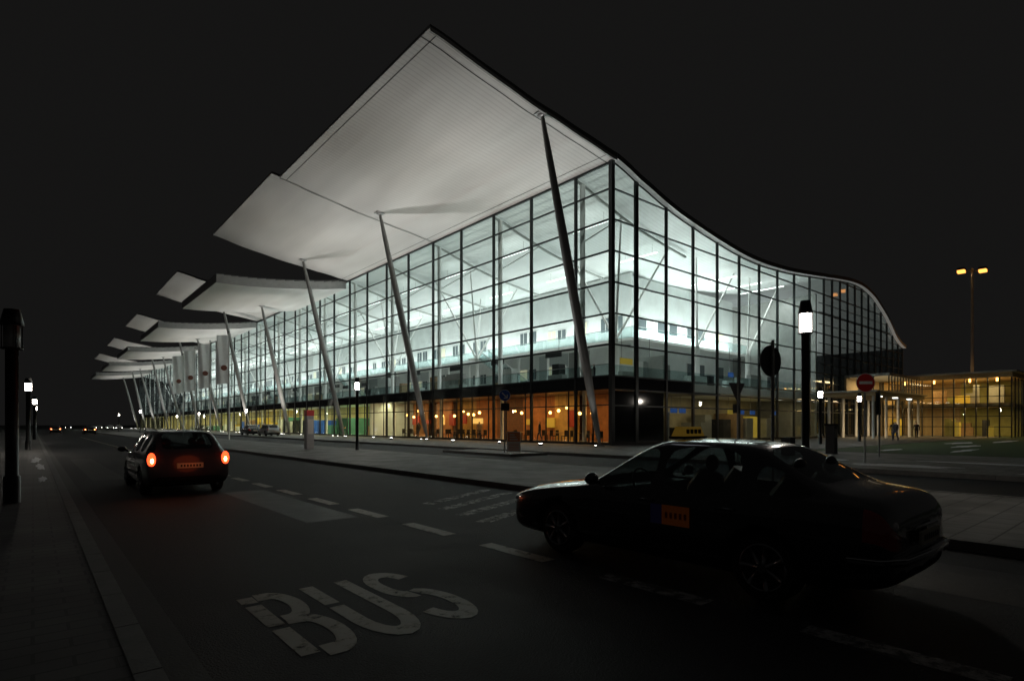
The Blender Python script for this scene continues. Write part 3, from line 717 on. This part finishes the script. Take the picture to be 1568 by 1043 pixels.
# ------------------------------------------------------------ vehicles
def car(name,loc,rot,kind,paint,taillit=False,headlit=False,cheap=False):
    e=empty(name,loc,rot)
    carpaint=paint; gl=glassmat(name+'_glass',(.40,.44,.44),.08) if not cheap else M['dark']
    if kind=='sedan':
        st=[(2.30,.30,.60,.52,.52,.56),(2.26,.20,.74,.62,.64,.66),(2.12,.17,.82,.68,.70,.735),(1.75,.16,.86,.76,.72,.82),(1.30,.16,.87,.82,.72,.88),(.92,.16,.875,.87,.72,.93),
            (.78,.16,.875,.885,.73,.965),(.10,.16,.88,.90,.60,1.39),(-.10,.16,.88,.905,.59,1.42),(-.16,.16,.88,.91,.59,1.425),(-.70,.16,.88,.92,.585,1.425),(-1.05,.16,.88,.93,.58,1.385),(-1.16,.16,.88,.93,.58,1.36),
            (-1.72,.18,.87,.95,.68,1.06),(-1.86,.20,.865,.95,.70,1.03),(-2.12,.24,.84,.93,.70,1.0),(-2.24,.28,.80,.88,.68,.955),(-2.30,.36,.74,.70,.62,.72)]
        cab0,cab1=6,13; wsf=(6,7); rwf=(12,13); pill=[(8,9),(11,12)]
    else:
        st=[(2.15,.30,.60,.52,.52,.56),(2.11,.20,.74,.62,.64,.66),(1.98,.17,.80,.70,.70,.76),(1.60,.16,.84,.80,.72,.87),(1.15,.16,.85,.86,.72,.93),(.98,.16,.855,.88,.72,.96),
            (.90,.16,.855,.89,.72,.985),(.22,.16,.86,.91,.60,1.42),(.05,.16,.86,.915,.59,1.45),(-.02,.16,.86,.92,.59,1.455),(-.75,.16,.86,.93,.585,1.46),(-.83,.16,.86,.935,.585,1.455),(-1.55,.18,.86,.94,.57,1.43),
            (-1.68,.18,.86,.94,.57,1.42),(-1.98,.22,.84,.94,.60,1.02),(-2.08,.26,.82,.90,.62,.94),(-2.12,.30,.81,.70,.66,.72),(-2.15,.38,.76,.50,.62,.52)]
        cab0,cab1=6,14; wsf=(6,7); rwf=(13,14); pill=[(8,9),(10,11),(12,13)]
    V=[];K=0
    for (x,zb,wb,zl,wr,zr) in st:
        half=[(0,zb),(wb*.80,zb),(wb*.95,zb+.05),(wb,zb+(zl-zb)*.30),(wb*1.005,zb+(zl-zb)*.62),(wb*.985,zl-.05),(wb*.955,zl),(wr+ (0.02),zr-.045),(wr*.90,zr-.008),(wr*.5,zr+.012),(0,zr+.018)]
        K=len(half)
        ring=[(x,-yy,zz) for yy,zz in half]+[(x,yy,zz) for yy,zz in reversed(half[1:-1])]
        V.append(ring)
    tlm=pmat(name+'_lamp_lens',(.35,.012,.01),.1,coat=1)
    n=len(V[0]); verts=[p for r in V for p in r]; faces=[];mi=[]
    for i in range(len(V)-1):
        for j in range(n):
            a=i*n+j;b=i*n+(j+1)%n
            faces.append((a,a+n,b+n,b))
            jj=j if j<K-1 else n-1-j
            mt=0
            if cab0<=i<cab1 and jj==6 and (i,i+1) not in pill: mt=1
            if (i,i+1)==wsf and jj in(8,9): mt=1
            if (i,i+1)==rwf and jj in(8,9): mt=1
            if jj<=1: mt=2
            if kind=='sedan' and i>=15 and jj in (4,5): mt=3   # wrap-round rear lamps moulded in the wing
            mi.append(mt)
    faces.append(tuple(range(n))); mi.append(0)
    faces.append(tuple((len(V)-1)*n+j for j in reversed(range(n)))); mi.append(0)
    me=bpy.data.meshes.new('body'); me.from_pydata(verts,[],faces)
    for mt in (carpaint,gl,M['rubber'],tlm): me.materials.append(mt)
    me.polygons.foreach_set('material_index',mi); me.polygons.foreach_set('use_smooth',[True]*len(faces))
    bm=bmesh.new(); bm.from_mesh(me); bmesh.ops.recalc_face_normals(bm,faces=bm.faces)
    cl=bm.edges.layers.float.get('crease_edge') or bm.edges.layers.float.new('crease_edge')
    for ed in bm.edges:
        ms={f.material_index for f in ed.link_faces}
        if 1 in ms and len(ms)>1: ed[cl]=.75
    bm.to_mesh(me); bm.free()
    o=bpy.data.objects.new('body',me); S.collection.objects.link(o)
    ss=o.modifiers.new('s','SUBSURF'); ss.levels=2; ss.render_levels=2
    fx,rx=(1.30,-1.30) if kind=='sedan' else (1.27,-1.25)
    cut=MB()
    for wx in (fx,rx):
        for s in(-1,1): cut.tube([(wx,s*.60,.31),(wx,s*1.1,.31)],[.365,.365],M['rubber'],36)
    co=cut.obj('cut')
    bo=o.modifiers.new('b','BOOLEAN'); bo.object=co; bo.operation='DIFFERENCE'; bo.solver='EXACT'
    try: bo.material_mode='TRANSFER'
    except Exception: pass
    dg=bpy.context.evaluated_depsgraph_get(); me2=bpy.data.meshes.new_from_object(o.evaluated_get(dg))
    o.modifiers.clear(); o.data=me2; bpy.data.objects.remove(co)
    o.parent=e
    m=MB()
    for wx in (fx,rx):
        for s in(-1,1):
            yo=s*.84; yi=s*.64
            m.tube([(wx,yi,.31),(wx,yi+s*.02,.31),(wx,yo-s*.02,.31),(wx,yo,.31)],[.28,.31,.31,.28],M['rubber'],32)
            m.tube([(wx,yo,.31),(wx,yo+s*.008,.31)],[.215,.205],M['dark'],28)
            m.tube([(wx,yo+s*.008,.31),(wx,yo+s*.02,.31)],[.05,.045],M['rim'],16)
            for k in range(7):
                a=k*2*math.pi/7; m.tube([(wx+.04*math.cos(a),yo+s*.014,.31+.04*math.sin(a)),(wx+.2*math.cos(a),yo+s*.012,.31+.2*math.sin(a))],[.022,.03],M['rim'],6)
            N=28
            ring=[(wx+.208*math.cos(2*math.pi*k/N),yo+s*.008,.31+.208*math.sin(2*math.pi*k/N)) for k in range(N+1)]
            m.tube(ring,[.014]*(N+1),M['rim'],6,False)
    m.obj('wheels',parent=e)
    d=MB()
    R0=st[-1][0]; F0=st[0][0]
    tl=emat(name+'_taillight',(1,.06,.015),4) if taillit else tlm
    tl2=emat(name+'_taillight_core',(1,.4,.12),20) if taillit else pmat(name+'_reverse_light',(.6,.55,.55),.12,coat=1)
    hl=emat(name+'_headlight',(1,.95,.85),25) if headlit else pmat(name+'_headlight',(.55,.57,.6),.08,metal=.6,coat=1)
    plate=pmat(name+'_plate',(.5,.45,.35),.5,emit=(1,.45,.15),estr=.02 if taillit else 0)  # amber emission paints the lit look onto the plate
    for s in(-1,1):
        if kind=='sedan':
            if taillit: d.ball((-2.24,s*.66,.78),.12,tl,14,10,(.5,1.1,.8)); d.ball((-2.28,s*.62,.76),.07,tl2,10,8,(.4,1.1,.6))
            else: d.ball((-2.262,s*.62,.78),.055,tl2,10,8,(.4,1.2,.7))
            d.ball((2.16,s*.64,.60),.13,hl,14,8,(.7,1.2,.5))
        else:
            d.ball((-2.10,s*.74,.82),.14,tl,14,10,(.35,.6,1.1)); d.ball((-2.128,s*.735,.80),.07,tl2,10,8,(.4,.6,1.0))
            d.ball((2.02,s*.62,.62),.13,hl,14,8,(.7,1.2,.5))
        mx=.62 if kind=='sedan' else .75
        d.ball((mx,s*.985,.98),.11,carpaint,12,8,(.55,.9,.65)); d.tube([(mx,s*.86,.93),(mx,s*.95,.96)],[.025,.025],M['black'],8)
        for hx in ((-.05,-.95) if kind=='sedan' else (.05,-.75)): d.tube([(hx-.09,s*.885,.80),(hx,s*.90,.80),(hx+.09,s*.885,.80)],[.012,.016,.012],carpaint,8)
        d.box((-.85,s*.872,.44),(.85,s*.892,.50),M['black'])
    if kind=='sedan':
        d.tube([(-2.0,-.86,.50),(-2.2,-.80,.50),(-2.31,-.6,.50),(-2.335,0,.50),(-2.31,.6,.50),(-2.2,.80,.50),(-2.0,.86,.50)],[.035]*7,carpaint,8)
        d.tube([(-2.0,-.895,.53),(-2.22,-.83,.53),(-2.345,-.6,.53),(-2.37,0,.53),(-2.345,.6,.53),(-2.22,.83,.53),(-2.0,.895,.53)],[.008]*7,M['chrome'],6)
        d.tube([(-2.315,-.3,.74),(-2.315,.3,.74)],[.014,.014],M['chrome'],6)
    else: d.box((R0-.05,-.62,.36),(R0+.02,.62,.44),M['black'])
    d.box((R0-.052,-.26,(.60 if kind=='sedan' else .62)),(R0-.03 if kind=='sedan' else R0+.03,.26,(.71 if kind=='sedan' else .73)),plate)
    for q in range(7): d.box((R0-.056,-.21+q*.062,.63 if kind=='sedan' else .65),(R0-.0525,-.175+q*.062,.68 if kind=='sedan' else .70),M['black'])
    if kind!='sedan':
        for s in(-1,1): d.tube([(.2,s*.56,1.46),(.1,s*.56,1.50),(-1.4,s*.55,1.49),(-1.5,s*.55,1.44)],[.015]*4,M['black'],8)
        d.tube([(-1.62,-.01,1.43),(-1.75,0,1.60)],[.006,.003],M['black'],5)
    d.box((F0-.02,-.45,.40),(F0+.012,.45,.50),M['black']); d.box((F0-.015,-.26,.36),(F0+.022,.26,.46),plate)
    if kind!='sedan': d.tube([(R0+.05,-.55,.24),(R0-.04,-.55,.24)],[.03,.03],M['chrome'],10)
    if not cheap:
        for sx_,sl in ((.05,1),(-.85,1)):
            for sy in(-.36,.36):
                d.box((sx_-.5,sy-.22,.42),(sx_,sy+.22,.55),M['dark'])
                d.tube([(sx_-.42,sy,.5),(sx_-.5,sy,.9),(sx_-.56,sy,1.08)],[.2,.2,.13],M['dark'],10); d.ball((sx_-.57,sy,1.19),.1,M['dark'],10,8,(.5,1.1,.9))
        N=18; d.tube([(.38+.05*math.sin(2*math.pi*k/N),.36+.17*math.cos(2*math.pi*k/N),.92+.16*math.sin(2*math.pi*k/N)) for k in range(N+1)],[.014]*(N+1),M['black'],6,False)
        d.box((.45,-.7,.6),(.85,.7,.88),M['dark'])
    d.obj('fittings',parent=e,bevel=.006)
    return e
darkp=pmat('car_paint_black',(.012,.014,.018),.22,coat=1); greyp=pmat('car_paint_grey',(.09,.08,.09),.3,metal=.4,coat=1); silv=pmat('car_paint_silver',(.35,.36,.37),.3,metal=.6,coat=1)
taxi=car('taxi',(5.86,3.75,.005),math.radians(90),'sedan',darkp)
tb=MB(); tb.box((-.10,-.24,1.435),(.10,.24,1.46),M['black'])
ty_=pmat('taxi_sign_yellow',(.5,.3,.03),.4,emit=(1,.6,.08),estr=.05)
n0=[(-.08,-.22,1.46),(.08,-.22,1.46),(.08,.22,1.46),(-.08,.22,1.46)];n1=[(-.045,-.19,1.57),(.045,-.19,1.57),(.045,.19,1.57),(-.045,.19,1.57)]
for k in range(4): tb.poly([n0[k],n0[(k+1)%4],n1[(k+1)%4],n1[k]],ty_)
tb.poly(n1,ty_)
for q in(-.12,-.04,.04,.12): tb.box((-.083,q-.02,1.49),(-.066,q+.02,1.54),M['black'])
og2=pmat('door_sticker',(.55,.14,.02),.5,emit=(1,.26,.03),estr=.008); bl2=pmat('door_sticker_blue',(.04,.05,.14),.5,emit=(.1,.1,.5),estr=.004)  # stickers carry a faint added glow, no lamp behind them
tb.box((-.58,.888,.57),(-.26,.893,.77),og2); tb.box((-.255,.888,.57),(-.12,.893,.77),bl2)
for q in range(5): tb.box((-.55+q*.055,.8935,.64),(-.52+q*.055,.895,.70),red)
tb.obj('taxi_signs',parent=taxi)
est=car('estate_car',(2.72,16.65,.005),math.radians(90),'estate',greyp,taillit=True)
light('tail_glow','POINT',(-2.35,0,.8),1.6,(1,.12,.03),est,shadow_soft_size=.4)
car('parked_car',(23.2,76,.15),math.radians(90),'estate',silv,cheap=True)
car('parked_car',(23.2,84,.15),math.radians(90),'sedan',darkp,cheap=True)
c=car('moving_car',(7.2,118,.005),math.radians(90),'sedan',darkp,taillit=True,cheap=True)
c=car('moving_car',(3.2,135,.005),math.radians(90),'sedan',darkp,taillit=True,cheap=True)
for p in ((17,200),(18,215),(19.5,205),(16.5,230),(9,240)): car('oncoming_car',(p[0],p[1],.005),math.radians(-90),'sedan',darkp,headlit=True,cheap=True)

# ------------------------------------------------------------ people
skin=pmat('skin',(.5,.32,.24),.6); hair=pmat('hair',(.04,.03,.02),.8)
def person(x,y,z0,face,top,bot,step=.15):
    e=empty('pedestrian',(x,y,z0),face)
    vs=[((0,0,.95),.15),((0,0,1.15),.14),((0,0,1.38),.16),((0,0,1.50),.07),((0,.01,1.62),.10),((0,0,1.70),.085),
        ((.10,0,.88),.10),((.11,step,.5),.07),((.11,step*1.2,.09),.045),((.11,step*1.2+.15,.04),.04),
        ((-.10,0,.88),.10),((-.11,-step*.3,.5),.07),((-.11,-step*1.5,.10),.045),((-.11,-step*1.5+.15,.04),.04),
        ((.20,0,1.40),.07),((.25,-.03,1.12),.05),((.24,.08,.87),.035),((.24,.12,.78),.04),
        ((-.20,0,1.40),.07),((-.25,.03,1.12),.05),((-.24,.12,.87),.035),((-.24,.16,.78),.04)]
    ed=[(0,1),(1,2),(2,3),(3,4),(4,5),(0,6),(6,7),(7,8),(8,9),(0,10),(10,11),(11,12),(12,13),(2,14),(14,15),(15,16),(16,17),(2,18),(18,19),(19,20),(20,21)]
    me=bpy.data.meshes.new('figure'); me.from_pydata([v for v,_ in vs],ed,[]); o=bpy.data.objects.new('figure',me); S.collection.objects.link(o)
    sk=o.modifiers.new('s','SKIN')
    for i,(v,r) in enumerate(vs): me.skin_vertices[0].data[i].radius=(r,r)
    me.skin_vertices[0].data[0].use_root=True
    o.modifiers.new('ss','SUBSURF').render_levels=1; o.modifiers['ss'].levels=1
    dg=bpy.context.evaluated_depsgraph_get(); m2=bpy.data.meshes.new_from_object(o.evaluated_get(dg)); o.modifiers.clear(); o.data=m2
    for mt in (top,bot,skin,hair): m2.materials.append(mt)
    for p in m2.polygons:
        c=p.center; p.use_smooth=True
        p.material_index=1 if c.z<.9 and abs(c.x)<.2 else 0
        if c.z>1.5: p.material_index=3 if (c.z>1.66 or c.y<-.02) else 2
        if c.z<.84 and abs(c.x)>.2: p.material_index=2
    o.parent=e
dk=pmat('coat_dark',(.03,.03,.035),.8); jn=pmat('jeans',(.04,.05,.09),.8); bg=pmat('coat_beige',(.3,.24,.18),.8)
for a in ((60,17,.14,1.2,dk,jn),(62,17.6,.14,1.2,bg,dk),(74,19,.14,2,dk,dk),(68,19.5,.14,-1,dk,jn),(26.5,71,.15,.3,dk,jn),(26.8,90,.15,3,bg,jn),(36,32,4.96,1,dk,jn),(35,50,4.96,2,bg,dk),(33.5,36,.16,1,dk,jn),(33,44,.16,2.4,bg,jn),(34,57,.16,0,dk,jn)): person(*a)

# ------------------------------------------------------------ trees at the right edge
bark=pmat('bark',(.07,.055,.04),.9)
def tree(x,y,h=11):
    e=empty('tree',(x,y,.1)); m=MB()
    def br(p,d,l,r,lev):
        q=p+d*l; mid=p.lerp(q,.5)+Vector((random.uniform(-1,1),random.uniform(-1,1),0))*l*.05
        m.tube([p,mid,q],[r,r*.8,r*.6],bark,6 if lev<2 else 4,False)
        if lev>=5: return
        for k in range(random.randint(2,4)):
            nd=(d+Vector((random.uniform(-1,1),random.uniform(-1,1),random.uniform(-.3,.7)))*.75).normalized()
            br(p.lerp(q,random.uniform(.6,1)),nd,l*random.uniform(.6,.82),r*.55,lev+1)
    br(Vector((0,0,0)),Vector((0,0,1)),h*.25,.22,0)
    m.obj('branches',parent=e)
tree(60,3,11); tree(70,1,12); tree(86,4,10)

# ------------------------------------------------------------ camera
cam=bpy.data.cameras.new('Camera'); co=bpy.data.objects.new('Camera',cam); S.collection.objects.link(co); S.camera=co
yaw=math.atan(734/870)
co.location=(0,0,1.6); co.rotation_euler=(math.radians(90),0,-yaw)
cam.sensor_width=36; cam.lens=870/1568*36; cam.shift_y=(650-521.5)/1568; cam.clip_end=4000; cam.clip_start=.05
